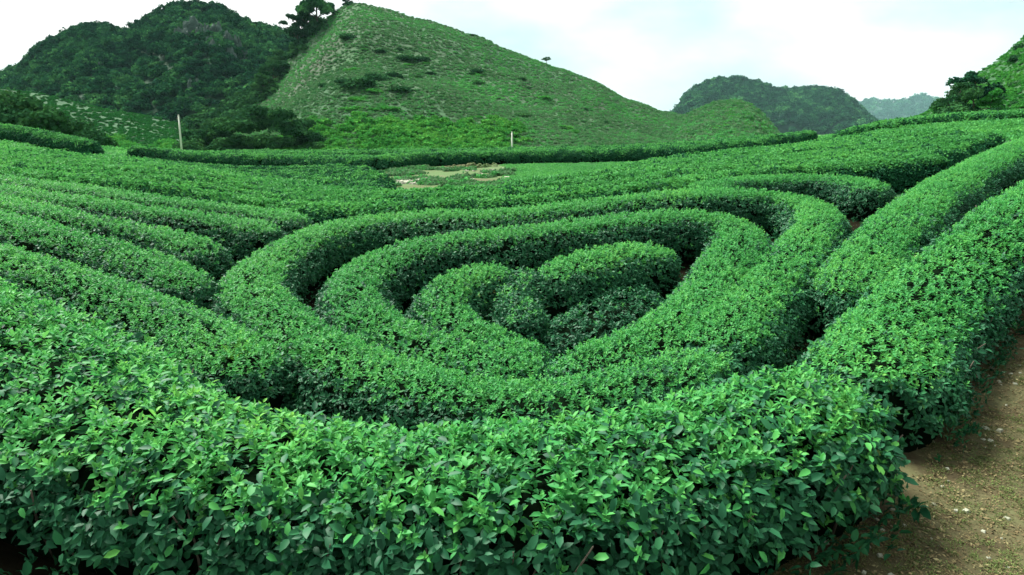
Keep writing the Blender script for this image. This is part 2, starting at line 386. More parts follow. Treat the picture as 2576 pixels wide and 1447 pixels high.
# ------------------------------------------------------------------ ground sheet
def sinhgrid(lo, hi, n, k):
    t = np.linspace(math.asinh(lo / k), math.asinh(hi / k), n); return np.sinh(t) * k
gx = sinhgrid(-6000, 6000, 281, 4.0); gy = sinhgrid(-40, 6000, 261, 6.0)
XX, YY = np.meshgrid(gx, gy)
ZZ = G(XX, YY) + 0.03 * fbm(XX * 1.3, YY * 1.3, 4, 3) * sstep(60, 20, YY)
ZZ = np.where(YY < 0, G(XX * 0, YY * 0 + 1.5) * 0 + ZZ, ZZ)
idx = np.arange(261 * 281).reshape(261, 281)
Fq = np.stack([idx[:-1, :-1], idx[:-1, 1:], idx[1:, 1:], idx[1:, :-1]], -1).reshape(-1, 4)
gm = mesh('ground', np.stack([XX, YY, ZZ], -1).reshape(-1, 3), Fq, M_SOIL, True)
gm.materials.append(M_LUSHG); gm.materials.append(M_PATCH); gm.materials.append(M_TEASLOPE); gm.materials.append(M_SOILDARK)
fc = np.stack([XX, YY], -1).reshape(-1, 2)[Fq].mean(1)
mi = np.where(fc[:, 1] > 47, 1, 0)
mi = np.where((fc[:, 1] > 14) & (fc[:, 1] <= 47), 3, mi)
azf = fc[:, 0] / np.maximum(fc[:, 1], 1)
mi = np.where((fc[:, 1] > 17.5) & (fc[:, 1] < 44) & (azf > -0.18) & (azf < -0.005), 2, mi)
pa, pb = hit(2190, 905), hit(2576, 500)
sd_ = (fc[:, 0] - pa[0]) * (pb[1] - pa[1]) - (fc[:, 1] - pa[1]) * (pb[0] - pa[0])
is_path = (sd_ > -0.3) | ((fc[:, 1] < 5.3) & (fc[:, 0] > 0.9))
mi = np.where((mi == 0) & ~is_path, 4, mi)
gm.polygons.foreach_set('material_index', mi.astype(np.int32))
tag(obj('ground', gm), 'bare earth path and soil under the tea rows', kind='structure')

# ------------------------------------------------------------------ tea hedges
def resample(P, step):
    P = np.asarray(P, float)
    # Catmull-Rom through the points
    Q = np.vstack([2 * P[0] - P[1], P, 2 * P[-1] - P[-2]]); o = []
    for i in range(1, len(Q) - 2):
        p0, p1, p2, p3 = Q[i - 1], Q[i], Q[i + 1], Q[i + 2]
        m = max(2, int(np.linalg.norm(p2 - p1) / 0.08))
        t = np.linspace(0, 1, m, endpoint=False)[:, None]
        o.append(0.5 * ((2 * p1) + (-p0 + p2) * t + (2 * p0 - 5 * p1 + 4 * p2 - p3) * t ** 2 + (-p0 + 3 * p1 - 3 * p2 + p3) * t ** 3))
    o.append(P[-1:]); o = np.vstack(o)
    s = np.concatenate([[0], np.cumsum(np.linalg.norm(np.diff(o, axis=0), axis=1))])
    nn = max(4, int(s[-1] / step) + 1)
    t = np.linspace(0, s[-1], nn)
    return np.stack([np.interp(t, s, o[:, 0]), np.interp(t, s, o[:, 1])], 1), t
def smooth_line(P, it=6):
    P = P.copy()
    for _ in range(it):
        P[1:-1] = 0.25 * P[:-2] + 0.5 * P[1:-1] + 0.25 * P[2:]
    return P
HEDGES = []
class Hedge:
    def __init__(s, line, width=1.08, height=HH, step=0.1, cap0=True, cap1=True, seed=0, bump=0.018):
        s.C, s.t = resample(line, step); s.C = smooth_line(s.C, int(0.8 / step))
        d = np.gradient(s.C, axis=0); d /= np.maximum(np.linalg.norm(d, axis=1, keepdims=True), 1e-6)
        s.T = d; s.Nv = np.stack([-d[:, 1], d[:, 0]], 1); s.w = width; s.h = height; s.seed = seed; s.bump = bump
        Lt = s.t[-1]; r = width * 0.55
        k = np.ones(len(s.t))
        if cap0: k = np.minimum(k, np.sqrt(np.clip(1 - (np.clip(r - s.t, 0, r) / r) ** 2, 0.0, 1)))
        if cap1: k = np.minimum(k, np.sqrt(np.clip(1 - (np.clip(r - (Lt - s.t), 0, r) / r) ** 2, 0.0, 1)))
        s.k = k; s.wk = np.ones(len(s.t)); HEDGES.append(s)
    def surf(s, u, v, shrink=0.0):
        """u: fractional index along, v in 0..1 across from one foot over the top to the other"""
        i = np.clip(np.floor(u).astype(int), 0, len(s.C) - 2); f = (u - i)[:, None]
        C = s.C[i] * (1 - f) + s.C[i + 1] * f; Nn = s.Nv[i] * (1 - f) + s.Nv[i + 1] * f
        k = s.k[i] * (1 - f[:, 0]) + s.k[i + 1] * f[:, 0]
        a = (v * 1.0) * math.pi
        ca, sa = np.cos(a), np.sin(a)
        lat = np.sign(ca) * np.abs(ca) ** 0.85
        hz = np.abs(sa) ** 0.74
        # feet tuck in under the plucking table
        tuck = 1 - 0.16 * (1 - np.clip(hz / 0.55, 0, 1)) ** 1.5
        wv = s.w * (1 + 0.05 * np.sin(C[:, 0] * 1.7 + C[:, 1] * 1.3 + s.seed))
        wv = wv * (s.wk[i] * (1 - f[:, 0]) + s.wk[i + 1] * f[:, 0])
        half = np.maximum(wv / 2 * k - shrink, 0.01)
        x = C[:, 0] + Nn[:, 0] * lat * half * tuck; y = C[:, 1] + Nn[:, 1] * lat * half * tuck
        hh = s.h * (0.55 + 0.45 * k ** 0.7)
        hh = hh + s.bump * fbm(x * 1.6, y * 1.6, 3, s.seed)
        z = G(x, y) * 0.25 + G(C[:, 0], C[:, 1]) * 0.75 + np.maximum(hh - shrink, 0.05) * hz - 0.02
        return np.stack([x, y, z], 1)
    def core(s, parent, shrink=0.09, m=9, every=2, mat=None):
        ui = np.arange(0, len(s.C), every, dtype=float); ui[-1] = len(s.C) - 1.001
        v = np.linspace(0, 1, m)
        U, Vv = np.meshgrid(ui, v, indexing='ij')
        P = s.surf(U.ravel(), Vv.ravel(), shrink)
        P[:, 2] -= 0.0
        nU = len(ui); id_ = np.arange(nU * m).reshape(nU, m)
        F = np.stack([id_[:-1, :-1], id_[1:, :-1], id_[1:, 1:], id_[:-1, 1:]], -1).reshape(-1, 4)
        return obj('shaded_woody_core', mesh('shaded_woody_core', P, F, mat or M_WOOD_SHADE, True), parent)
    def sample(s, nper, vlo=0.0, vhi=1.0):
        girth = s.w * 0.9 + s.h * 1.7; n_ = int(s.t[-1] * girth * nper * (vhi - vlo))
        u = rng.uniform(0, len(s.C) - 1.001, n_); v = rng.uniform(vlo, vhi, n_)
        e = 0.02
        P = s.surf(u, v)
        du = s.surf(np.clip(u + 0.3, 0, len(s.C) - 1.001), v) - s.surf(np.clip(u - 0.3, 0, None), v)
        dv = s.surf(u, np.clip(v + e, 0, 1)) - s.surf(u, np.clip(v - e, 0, 1))
        nr = np.cross(dv, du); ln = np.linalg.norm(nr, axis=1, keepdims=True)
        ok = ln[:, 0] > 1e-7
        nr = nr / np.maximum(ln, 1e-9)
        flip = np.where((nr[:, 2] < -0.15), -1, 1)[:, None]
        nr = nr * flip
        # outward on the flanks
        return P[ok], nr[ok], v[ok], u[ok]
LAB = {}
def outside_others(P, me_):
    """drop sprays buried well inside another hedge already built"""
    keep = np.ones(len(P), bool)
    for h in HEDGES:
        if h is me_: continue
        lo = h.C.min(0) - 1; hi = h.C.max(0) + 1
        m = keep & (P[:, 0] > lo[0]) & (P[:, 0] < hi[0]) & (P[:, 1] > lo[1]) & (P[:, 1] < hi[1])
        if not m.any(): continue
        q = np.where(m)[0]; C = h.C[::2]; kk = h.k[::2]
        d = np.linalg.norm(P[q, None, :2] - C[None], axis=2); j = d.argmin(1)
        ins = (d[np.arange(len(q)), j] < h.w * 0.5 * kk[j] - 0.17) & (P[q, 2] < G(P[q, 0], P[q, 1]) + h.h - 0.12)
        keep[q[ins]] = False
    return keep
def near_hedge(line_px, label, width=1.02, height=HH, dens=560, pts=None, cap0=True, cap1=True, seed=0, scale=0.52, young=0.95, stems=0):
    ln = pts if pts is not None else np.array([hit(*p, h=height) for p in line_px])
    H = Hedge(ln, width, height, 0.1, cap0, cap1, seed)
    root = obj('tea_hedge', None); root.empty_display_size = 0.3
    c = H.C[len(H.C) // 2]; base = np.array([c[0], c[1], float(G(c[0], c[1]))])
    tag(root, label, 'hedge', 'rounded tea hedges planted in curving rows')
    root.location = base
    H.root = root; H.base = base; H.dens = dens; H.scale = scale; H.young = young; H.stems = stems
    return H
def finish_near(H):
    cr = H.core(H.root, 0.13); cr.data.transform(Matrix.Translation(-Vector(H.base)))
    P, nr, v, u = H.sample(H.dens)
    keep = outside_others(P, H)
    # thin out the lowest foot where twigs show
    if hasattr(H, 'hole'): keep &= np.linalg.norm((P - H.hole) * np.array([1, 1, 0.7]), axis=1) > 0.17
    foot = np.minimum(v, 1 - v)
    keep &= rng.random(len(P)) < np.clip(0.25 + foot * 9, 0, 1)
    P, nr, v = P[keep], nr[keep], v[keep]
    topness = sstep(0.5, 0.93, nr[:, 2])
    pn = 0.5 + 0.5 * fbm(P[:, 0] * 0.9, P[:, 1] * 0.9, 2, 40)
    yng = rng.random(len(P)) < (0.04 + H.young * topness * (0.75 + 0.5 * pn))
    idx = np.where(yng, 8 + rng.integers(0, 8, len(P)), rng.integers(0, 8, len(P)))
    out_ = (rng.uniform(-0.14, 0.015, len(P)) + np.where(rng.random(len(P)) < 0.04, 0.04, 0)) * H.scale / 0.8
    P = P + nr * out_[:, None]
    Z = nr * 0.8 + np.array([0, 0, 0.55]) + rng.normal(size=P.shape) * 0.28
    scl = H.scale * rng.uniform(0.75, 1.2, len(P))
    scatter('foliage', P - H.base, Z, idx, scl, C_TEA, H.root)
    if H.stems:
        a = Acc()
        for k in range(H.stems):
            uu = np.array([R(0, len(H.C) - 1.01)]); vv = np.array([random.choice((R(0.02, 0.12), R(0.88, 0.98)))])
            p0 = H.surf(uu, np.array([0.01 if vv[0] < .5 else .99]), 0.16)[0]; p1 = H.surf(uu, np.array([0.22 if vv[0] < .5 else .78]), 0.05)[0]
            p0[2] = float(G(p0[0], p0[1])) - 0.02
            md = (p0 + p1) / 2 + np.array([R(-.06, .06), R(-.06, .06), 0])
            p1 = p1 + np.array([R(-.12, .12), R(-.12, .12), 0])
            tube(a, [p0 - H.base, md - H.base, p1 - H.base], [0.011, 0.008, 0.004], 4)
        o = obj('stems', a.build('stems', M_STEM), H.root); o['kind'] = 'stuff'

NEAR = []
def nh(*a, **k):
    H = near_hedge(*a, **k); NEAR.append(H); return H
F1 = nh([(-330,690),(-200,742),(-90,800),(40,850),(200,940),(400,1016),(600,1064),(900,1100),(1200,1108),(1500,1088),(1750,1035),(1920,985),(2060,938),(2160,908)],
   'tall leafy tea hedge nearest of all, filling the bottom edge of the picture', width=1.5, height=0.80, dens=430, scale=0.88, young=0.8, seed=2, cap0=False, stems=130)
F1.wk = 1.0 + 0.55 * sstep(-1.2, -4.2, F1.C[:, 0])
F0 = F1
R1 = nh([(1880,872),(1800,868),(1650,906),(1500,944),(1350,957),(1200,951),(1050,925),(900,877),(770,819),(670,745),(628,685),(690,622),(800,568),(920,540),(1060,529),(1236,526),(1400,510),(1483,499),(1692,477),(1817,471),(1950,478),(2048,504),(2056,550),(1998,612),(1930,688),(1855,768),(1765,845)],
   'tea hedge of the big outer ring enclosing the teardrop whorl', seed=3)
R2 = nh([(1345,890),(1420,884),(1540,856),(1640,818),(1720,768),(1780,708),(1834,635),(1872,574),(1836,540),(1740,525),(1620,530),(1450,550),(1275,571),(1110,588),(990,615),(902,668),(888,718),(930,774),(1050,834),(1170,868),(1290,888),(1400,888)],
   'tea hedge of the middle ring, just inside the big outer ring', seed=4)
R3 = nh([(1300,652),(1190,668),(1112,712),(1130,775),(1215,820),(1300,852),(1370,878)],
   'short crescent tea hedge on the left inside the middle ring', width=0.85, seed=5)
IL = nh([(1335,652),(1298,695),(1300,750),(1345,800)], 'small dark tea hedge filling the hollow of the crescent hedge', width=0.74, height=0.62, seed=6, young=0.2)
IR = nh([(1375,685),(1425,645),(1530,620),(1635,609),(1715,622)], 'rounded tea bush capping the heart of the whorl', width=1.0, seed=7)
IC = nh([(1390,845),(1425,812),(1490,775),(1570,738),(1640,702)], 'low dark ragged tea bush in the pit of the whorl', width=1.05, height=0.44, seed=8, young=0.04, dens=380)
T1 = nh([(2118,712),(2165,650),(2215,585),(2290,512),(2380,447),(2480,393),(2576,350),(2680,310)],
   'straight tea hedge climbing away, flanking the outer ring', width=1.2, seed=9, cap1=False)
T2 = nh([(2190,905),(2235,820),(2305,735),(2390,650),(2480,575),(2576,500),(2700,420)],
   'bulky tea hedge beside the bare path, its dark end towards the viewer', width=1.42, seed=10, cap1=False, dens=420, scale=0.62, stems=50)
L2 = nh([(-250,560),(-120,590),(0,625),(104,650),(200,680),(320,725),(420,765),(510,805),(590,860),(640,900)],
   'tea hedge with yellow-green weeds at its tip, second up from the bottom-left corner', width=1.12, seed=11, cap0=False)
L1 = nh([(-250,490),(-120,510),(0,535),(125,570),(250,597),(355,630),(440,668),(500,705)],
   'tea hedge on the left running down to the tip of the outer ring', width=1.08, seed=12, cap0=False)
L0 = nh([(-200,455),(0,492),(167,528),(334,556),(459,584),(545,617)], 'tea hedge on the left stopping against the outer ring at its notch', width=1.02, seed=13, cap0=False)
LM1 = nh([(-200,435),(0,464),(250,499),(500,532),(640,550),(695,562)], 'tea hedge behind the notch hedge on the left, ending in a dark gap', width=1.0, seed=14, cap0=False)
LM2 = nh([(-200,415),(0,440),(334,481),(626,519),(775,537)], 'last left tea hedge that ends against the back of the outer ring', width=0.98, seed=15, cap0=False)
K0 = nh([(1735,464),(1840,445),(1984,436),(2130,441),(2222,460)], 'short tea hedge between the back of the outer ring and the climbing hedge', seed=16, width=1.0)
for H in NEAR: finish_near(H)

# ---- field rows beyond the ring: parallel rows, clipped to the field
RD = np.array([hit(*p) for p in [(-420,388),(-200,402),(0,424),(300,457),(600,494),(800,514),(980,515),(1100,511),(1275,501),(1480,481),(1692,459),(1850,430),(2050,413),(2250,404),(2400,388),(2576,352),(2760,320)]])
EDGE = [(-420,345),(0,356),(250,386),(450,404),(600,440),(800,464),(1000,470),(1150,466),(1275,450),(1480,424),(1700,393),(1900,368),(2050,350),(2200,335),(2400,318),(2576,305),(2800,292)]
EP = np.array([hit(*p) for p in EDGE]); EA = EP[:, 0] / EP[:, 1]
def edgeY(a): return np.interp(a, EA, EP[:, 1])
base_line, _ = resample(RD, 0.25); base_line = smooth_line(base_line, 30)
t1c = T1.C
def split_runs(P, ok):
    runs = []; cur = []
    for p, k in zip(P, ok):
        if k: cur.append(p)
        elif cur: runs.append(cur); cur = []
    if cur: runs.append(cur)
    return [np.array(r) for r in runs if len(r) > 12]
ROWS = []
def far_row(P, label, width=0.86, height=HH, dens=34, group='rows of the far tea field', name='tea_hedge', cap=True, scale=1.0, light=0.95):
    H = Hedge(P, width, height, 0.25, cap, cap, len(ROWS) + 30)
    c = H.C[len(H.C) // 2]; base = np.array([c[0], c[1], float(G(c[0], c[1]))])
    root = obj(name, None); root.location = base
    tag(root, label, 'hedge', group)
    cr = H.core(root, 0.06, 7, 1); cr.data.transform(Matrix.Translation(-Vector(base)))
    Pp, nr, v, u = H.sample(dens)
    foot = np.minimum(v, 1 - v); keep = rng.random(len(Pp)) < np.clip(0.3 + foot * 6, 0, 1)
    Pp, nr = Pp[keep], nr[keep]
    Z = nr + np.array([0, 0, 0.25]) + rng.normal(size=Pp.shape) * 0.2
    Pp = Pp + nr * rng.uniform(-0.05, 0.03, len(Pp))[:, None]
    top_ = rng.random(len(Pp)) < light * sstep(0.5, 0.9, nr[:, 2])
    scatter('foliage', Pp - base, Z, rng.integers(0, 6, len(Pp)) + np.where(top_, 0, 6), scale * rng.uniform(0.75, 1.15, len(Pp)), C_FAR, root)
    ROWS.append(H); return H
FIELD_GROUP = 'parallel tea rows of the field beyond the ring'
nrm = None
for k in range(0, 26):
    d = np.gradient(base_line, axis=0); d /= np.linalg.norm(d, axis=1, keepdims=True)
    nv = np.stack([-d[:, 1], d[:, 0]], 1)
    P = base_line + nv * (1.02 * k)
    P = smooth_line(P, 10 + k * 6)
    az = P[:, 0] / P[:, 1]
    ok = (P[:, 1] < edgeY(az) - 1.0 * sstep(-0.3, -0.15, az) * sstep(0.3, 0.1, az)) & (np.abs(az) < 0.86) & (P[:, 1] > 5)
    dt = np.linalg.norm(P[:, None] - t1c[None, ::3], axis=2).min(1)
    ok &= dt > 1.0
    # right of the climbing hedge there is no field row
    side = np.array([np.interp(p[1], t1c[:, 1], t1c[:, 0]) for p in P]); ok &= (P[:, 0] < side) | (P[:, 1] > t1c[-1, 1])
    for q in split_runs(P, ok):
        if k == 0: lab = 'tea row of the field, first one behind the outer ring'
        elif k == 1: lab = 'tea row of the field, second one behind the outer ring'
        else: lab = 'thin tea row of the far field, %s one behind the outer ring' % ORD[k]
        if len(split_runs(P, ok)) > 1: lab += ', left stretch' if q[:, 0].mean() < 0.1 * q[:, 1].mean() else ', right stretch'
        far_row(q, lab, group=FIELD_GROUP, dens=75 if k < 6 else 45, scale=0.70 if k < 6 else 0.95)

# ---- terraces in the dip on the left and the long banked terrace behind
for i, (Y, x0, x1) in enumerate([(19.2, -7.5, -3.2), (20.7, -9, -3.3), (22.4, -9.6, -3.7), (24.4, -10.6, -4.0), (26.6, -12, -4.6), (29.2, -14, -5.4), (32.2, -16, -6.0), (35.5, -18, -7.6)]):
    xs = np.linspace(x0, x1, 9)
    P = np.stack([xs, Y + 0.25 * np.sin(xs * 0.35 + i) - 0.02 * (xs - x0)], 1)
    far_row(P, 'tea row on the sunken terraces left of the dry patch, %s from the front' % ORD[i], width=1.25, height=0.62, group='tea rows of the sunken terraces', dens=50, scale=0.9, light=0.5)
BANK = [[(430,398,46),(620,398,45),(800,403,42),(910,412,39),(960,414,38.5),(1050,404,42),(1280,400,44),(1500,395,44),(1700,386,43),(1850,371,44),(1935,360,46)],
        [(330,392,48),(620,391,47),(900,394,45),(1100,392,46),(1400,388,46.5),(1700,378,46),(1900,361,47),(2010,352,48)],
        [(560,386,49),(900,387,48),(1100,386,48.5),(1400,381,49),(1700,371,49),(1900,356,50),(2050,346,51)]]
BL = ['tall tea hedge with a dark shaded foot along the banked terrace above the dry patch', 'middle tea hedge of the banked terrace, behind the one with the dark foot', 'rearmost tea hedge of the banked terrace below the conical hill']
for b_, lb in zip(BANK, BL):
    P = np.array([at(*q)[:2] for q in b_])
    far_row(P, lb, width=1.5, height=0.72, group='hedges of the banked terrace', dens=34, scale=1.1, light=0.75)
P = np.array([at(*q)[:2] for q in [(-300,318,44),(-100,330,43),(60,338,42),(150,350,41),(240,368,40)]])
far_row(P, 'dark-sided tea hedge across the far left edge below the dark shrubs', width=1.5, height=0.9, group='hedges of the banked terrace', dens=34, scale=1.1, light=0.75)
# right upper field rows
for i, q in enumerate([[(2100,352,46),(2250,336,45),(2400,322,44),(2576,312,42),(2750,300,40)], [(2180,338,50),(2300,324,49),(2430,312,48),(2576,303,46),(2750,292,44)], [(2230,326,54),(2330,312,53),(2450,303,52),(2576,296,50),(2750,286,48)]]):
    P = np.array([at(*z)[:2] for z in q])
    far_row(P, ['tea row at the top right, nearest of the three below the bushy hill', 'tea row at the top right, middle one below the bushy hill', 'tea row at the top right, touching the foot of the bushy hill'][i], width=1.8, height=0.45, group='tea rows below the bushy hill', dens=24, scale=1.4)

def cover(az0, az1, y0, y1, n_, label):
    y = rng.uniform(y0, y1, n_); x = rng.uniform(az0, az1, n_) * y
    P_ = np.stack([x, y, G(x, y)], 1); Z_ = np.tile([0, 0, 1.0], (n_, 1)) + rng.normal(size=P_.shape) * 0.2
    tag(scatter('ground_cover', P_, Z_, rng.integers(0, 6, n_), rng.uniform(0.9, 1.7, n_), C_FAR), label, kind='stuff')
def tufts(az0, az1, y0, y1, n_, thr, c, s0, s1, label, ni):
    y = rng.uniform(y0, y1, n_); x = rng.uniform(az0, az1, n_) * y
    k_ = fbm(x * 0.35, y * 0.35, 3, 91) > thr; x, y = x[k_], y[k_]
    P_ = np.stack([x, y, G(x, y)], 1); Z_ = np.tile([0, 0, 1.0], (len(x), 1)) + rng.normal(size=P_.shape) * 0.15
    tag(scatter('grass', P_, Z_, rng.integers(0, ni, len(x)), rng.uniform(s0, s1, len(x)), c), label, kind='stuff')
tufts(-0.012, 0.22, 18, 43, 5200, -2, C_FAR, 0.5, 0.85, 'low green growth below the banked terrace, right of the dry patch', 6)
tufts(-0.2, 0.0, 18, 44, 1700, 0.10, C_SCRUB, 0.12, 0.42, 'tufts of rough grass over the dry patch', 5)
cover(0.30, 0.85, 26, 60, 5200, 'low green growth between the tea rows below the bushy hill')
cover(-0.85, -0.22, 27, 58, 5200, 'low green growth between the tea rows at the far left')
# ------------------------------------------------------------------ hills
def hill(name, sil, Yr, Yfoot, mat, label, res=(150, 60), rough=0.6, seed=0, back=60, power=1.15, zbase=-3.0, nfreq=0.06):
    """sil: skyline pixels at ridge depth Yr; the front slope runs down to Yfoot"""
    sil = sorted(sil); xs = np.array([at(p[0], p[1], Yr)[0] for p in sil]); hs = np.array([at(p[0], p[1], Yr)[2] for p in sil])
    az = np.linspace(xs[0], xs[-1], res[0]) / Yr; ridge = np.interp(az, xs / Yr, hs)
    ridge = ridge + (0.004 * Yr if res[0] > 150 else 0) * fbm(az * 55, az * 0, 3, seed + 9)
    for _ in range(2): ridge[1:-1] = 0.25 * ridge[:-2] + 0.5 * ridge[1:-1] + 0.25 * ridge[2:]
    yy = np.concatenate([np.linspace(Yfoot, Yr, res[1]), np.linspace(Yr, Yr + back, 12)[1:]])
    AZ, Yg = np.meshgrid(az, yy); X = AZ * Yg
    # fan the front slope out of the ridge so flanks come forward
    t = np.clip((Yr - Yg) / (Yr - Yfoot), 0, 1); tb = np.clip((Yg - Yr) / back, 0, 1)
    prof = np.where(Yg <= Yr, (1 - t) ** power, 1 - tb ** 1.5)
    h = zbase + (ridge[None] - zbase) * prof
    nz = fbm(X * nfreq, Yg * nfreq, 5, seed)
    h = h + nz * rough * np.clip((h - zbase) * 0.25, 0, 3) * np.where(Yg > Yr, 0.3, sstep(0, 0.12, t))
    me_i = np.arange(X.size).reshape(X.shape)
    F = np.stack([me_i[:-1, :-1], me_i[:-1, 1:], me_i[1:, 1:], me_i[1:, :-1]], -1).reshape(-1, 4)
    o = obj(name, mesh(name, np.stack([X, Yg, h], -1).reshape(-1, 3), F, mat, True))
    tag(o, label, kind='structure')
    def zat(px_x, py_y):
        fi = np.clip((px_x / py_y - az[0]) / (az[-1] - az[0]) * (len(az) - 1), 0, len(az) - 1.001)
        fj = np.interp(py_y, yy, np.arange(len(yy))); fj = np.clip(fj, 0, len(yy) - 1.001)
        i = fi.astype(int); j = fj.astype(int); a = fi - i; b = fj - j
        return (h[j, i] * (1 - a) + h[j, i + 1] * a) * (1 - b) + (h[j + 1, i] * (1 - a) + h[j + 1, i + 1] * a) * b
    o_ = dict(o=o, z=zat, a0=az[0], a1=az[-1], Yr=Yr, Yf=Yfoot, zb=zbase); return o_
CONE = hill('conical_hill', [(380,372),(480,310),(560,275),(640,235),(700,185),(745,125),(790,75),(830,35),(870,15),(905,8),(940,14),(1000,33),(1100,60),(1200,90),(1280,128),(1380,163),(1480,200),(1560,240),(1650,275),(1720,288),(1800,305),(1880,330),(1960,352),(2060,375)],
            230, 100, M_HILL, 'smooth conical grassy hill dotted with scrub behind the tea field', (200, 90), 1.1, 1, 80, 1.1, -3.0, 0.035)
KARST = hill('karst_hill', [(-500,260),(-300,235),(-150,222),(0,200),(60,178),(95,130),(150,103),(200,78),(240,68),(285,74),(312,94),(350,68),(390,45),(440,22),(500,10),(560,24),(600,55),(650,76),(700,88),(760,105),(850,150),(980,260),(1100,360)],
            380, 255, M_HILLF, 'dark forested limestone hill behind the conical hill', (160, 70), 0.9, 2, 120, 0.62)
TEAH = hill('tea_slope', [(-500,215),(-200,215),(0,224),(100,236),(250,272),(360,290),(430,305),(470,325),(540,372)],
            165, 85, M_TEASLOPE, 'smooth green tea-planted slope below the forested hill', (90, 50), 0.2, 3, 40, 1.3)
GDOME = hill('green_knoll', [(1640,330),(1700,302),(1760,275),(1800,258),(1850,252),(1890,265),(1920,290),(1940,318),(1958,345),(1990,375)],
            215, 120, M_LUSHG, 'small bright green rounded knoll in front of the far wooded hill', (60, 40), 0.3, 4, 40, 0.9)
FARW = hill('wooded_hill', [(1640,335),(1710,285),(1730,247),(1760,226),(1800,209),(1850,205),(1900,216),(1950,236),(2000,236),(2050,232),(2100,236),(2130,256),(2160,286),(2190,312),(2230,345)],
            1500, 1200, M_HILLF, 'hazy wooded double hump hill on the right horizon', (90, 40), 0.6, 5, 300, 0.55)
FARM = hill('distant_ridge', [(1700,330),(1900,300),(2050,280),(2150,264),(2200,260),(2250,259),(2290,249),(2340,255),(2420,272),(2600,290),(2800,330)],
            5000, 4200, M_HILLF, 'faint blue ridge farthest away on the right', (80, 24), 0.6, 6, 700, 0.7)
RHILL = hill('bushy_hill', [(2120,350),(2250,312),(2330,285),(2390,248),(2450,192),(2500,160),(2540,130),(2576,92),(2650,40),(2800,-40),(3000,-90)],
            125, 58, M_HILL, 'steep bright green hillside rising out of the right edge', (80, 60), 0.4, 7, 60, 1.0, -1.0)

def over_hill(Hd, n_, name, c, smin, smax, mask=None, parent=None, idxn=5, lift=0.0, kindlabel=None, squash=0.6):
    nt_ = n_ * (3 if mask is None else 40); y = rng.uniform(Hd['Yf'], Hd['Yr'] + 0.1 * Hd['Yr'], nt_); x = rng.uniform(Hd['a0'], Hd['a1'], nt_) * y
    z = Hd['z'](x, y)
    ok = z > -1.5
    if mask is not None: ok &= mask(x, y, z)
    x, y, z = x[ok][:n_], y[ok][:n_], z[ok][:n_]
    s = rng.uniform(smin, smax, len(x)) ** 1.0
    P = np.stack([x, y, z + lift * s], 1)
    Z = np.tile([0, 0, 1.0], (len(x), 1)) + rng.normal(size=P.shape) * 0.12
    o = scatter(name, P, Z, rng.integers(0, idxn, len(x)), s, c)
    tag(o, kindlabel, kind='stuff'); return o
over_hill(KARST, 5200, 'forest', C_FOREST, 1.8, 4.4, lift=0.2, kindlabel='dense dark forest covering the limestone hill', idxn=5)
over_hill(FARW, 1900, 'forest', C_FOREST, 8.0, 15.0, lift=0.3, kindlabel='hazy woods covering the double hump hill')
over_hill(FARM, 900, 'forest', C_FOREST, 26, 50, lift=0.2, kindlabel='pale woods on the faint distant ridge')
over_hill(CONE, 48000, 'scrub', C_SCRUB, 0.22, 0.75, kindlabel='low grass tussocks and scrub covering the conical hill')
over_hill(TEAH, 7000, 'scrub', C_TSLOPE, 0.45, 0.8, kindlabel='low clipped growth covering the smooth tea slope')
over_hill(GDOME, 4200, 'scrub', C_SCRUB, 0.5, 1.5, kindlabel='bright scrub covering the small rounded knoll')
over_hill(GDOME, 900, 'scrub', C_LUSH, 0.5, 1.2, kindlabel='brighter bushes over the small rounded knoll')
over_hill(RHILL, 9000, 'scrub', C_LUSH, 0.2, 0.6, kindlabel='bright scrub covering the steep hillside at the right edge')
def flank(x, y, z):
    fw = y * math.cos(PITCH) - (z - CZ) * math.sin(PITCH); up = y * math.sin(PITCH) + (z - CZ) * math.cos(PITCH)
    px = CXP + FP * x / fw; py = CYP - FP * up / fw
    return (px < 655 + (260 - py) * 0.80 + 14 * np.sin(py * 0.11)) & (py > 45) & (py < 325) & (px > 470)
over_hill(CONE, 600, 'forest', C_DARK, 1.2, 3.4, mask=flank, idxn=4, kindlabel='dark trees and scrub covering the left flank of the conical hill')
# lush growth along the foot of the conical hill
def foot_strip(n_, x0, x1, y0, y1, c, smin, smax, label, zfun):
    y = y0 + (y1 - y0) * rng.uniform(0, 1, n_); az_ = rng.uniform(x0, x1, n_); x = az_ * y
    k_ = (y - y0) / (y1 - y0) < 0.55 + 0.5 * fbm(az_ * 22, az_ * 0, 3, 8) + 0.25
    k_ &= rng.random(n_) < sstep(x1, x1 - 0.08, az_)
    x, y = x[k_], y[k_]; n_ = len(x)
    z = zfun(x, y)
    P = np.stack([x, y, z], 1); Z = np.tile([0, 0, 1.0], (n_, 1)) + rng.normal(size=P.shape) * 0.12
    o = scatter('undergrowth', P, Z, rng.integers(0, 4, n_), rng.uniform(smin, smax, n_), c)
    tag(o, label, kind='stuff')
def land(x, y):
    z = G(x, y)
    for Hd in (CONE, TEAH, RHILL):
        m = (x > Hd['a0'] * y) & (x < Hd['a1'] * y) & (y > Hd['Yf']) & (y < Hd['Yr'])
        z = np.where(m, np.maximum(z, Hd['z'](x, np.maximum(y, 1))), z)
    return z
foot_strip(3000, -0.56, 0.03, 95, 134, C_LUSH, 0.7, 1.9, 'lush bright green undergrowth at the foot of the conical hill', land)
foot_strip(900, -0.05, 0.5, 98, 112, C_SCRUB, 0.5, 1.1, 'low green undergrowth along the right foot of the conical hill', land)

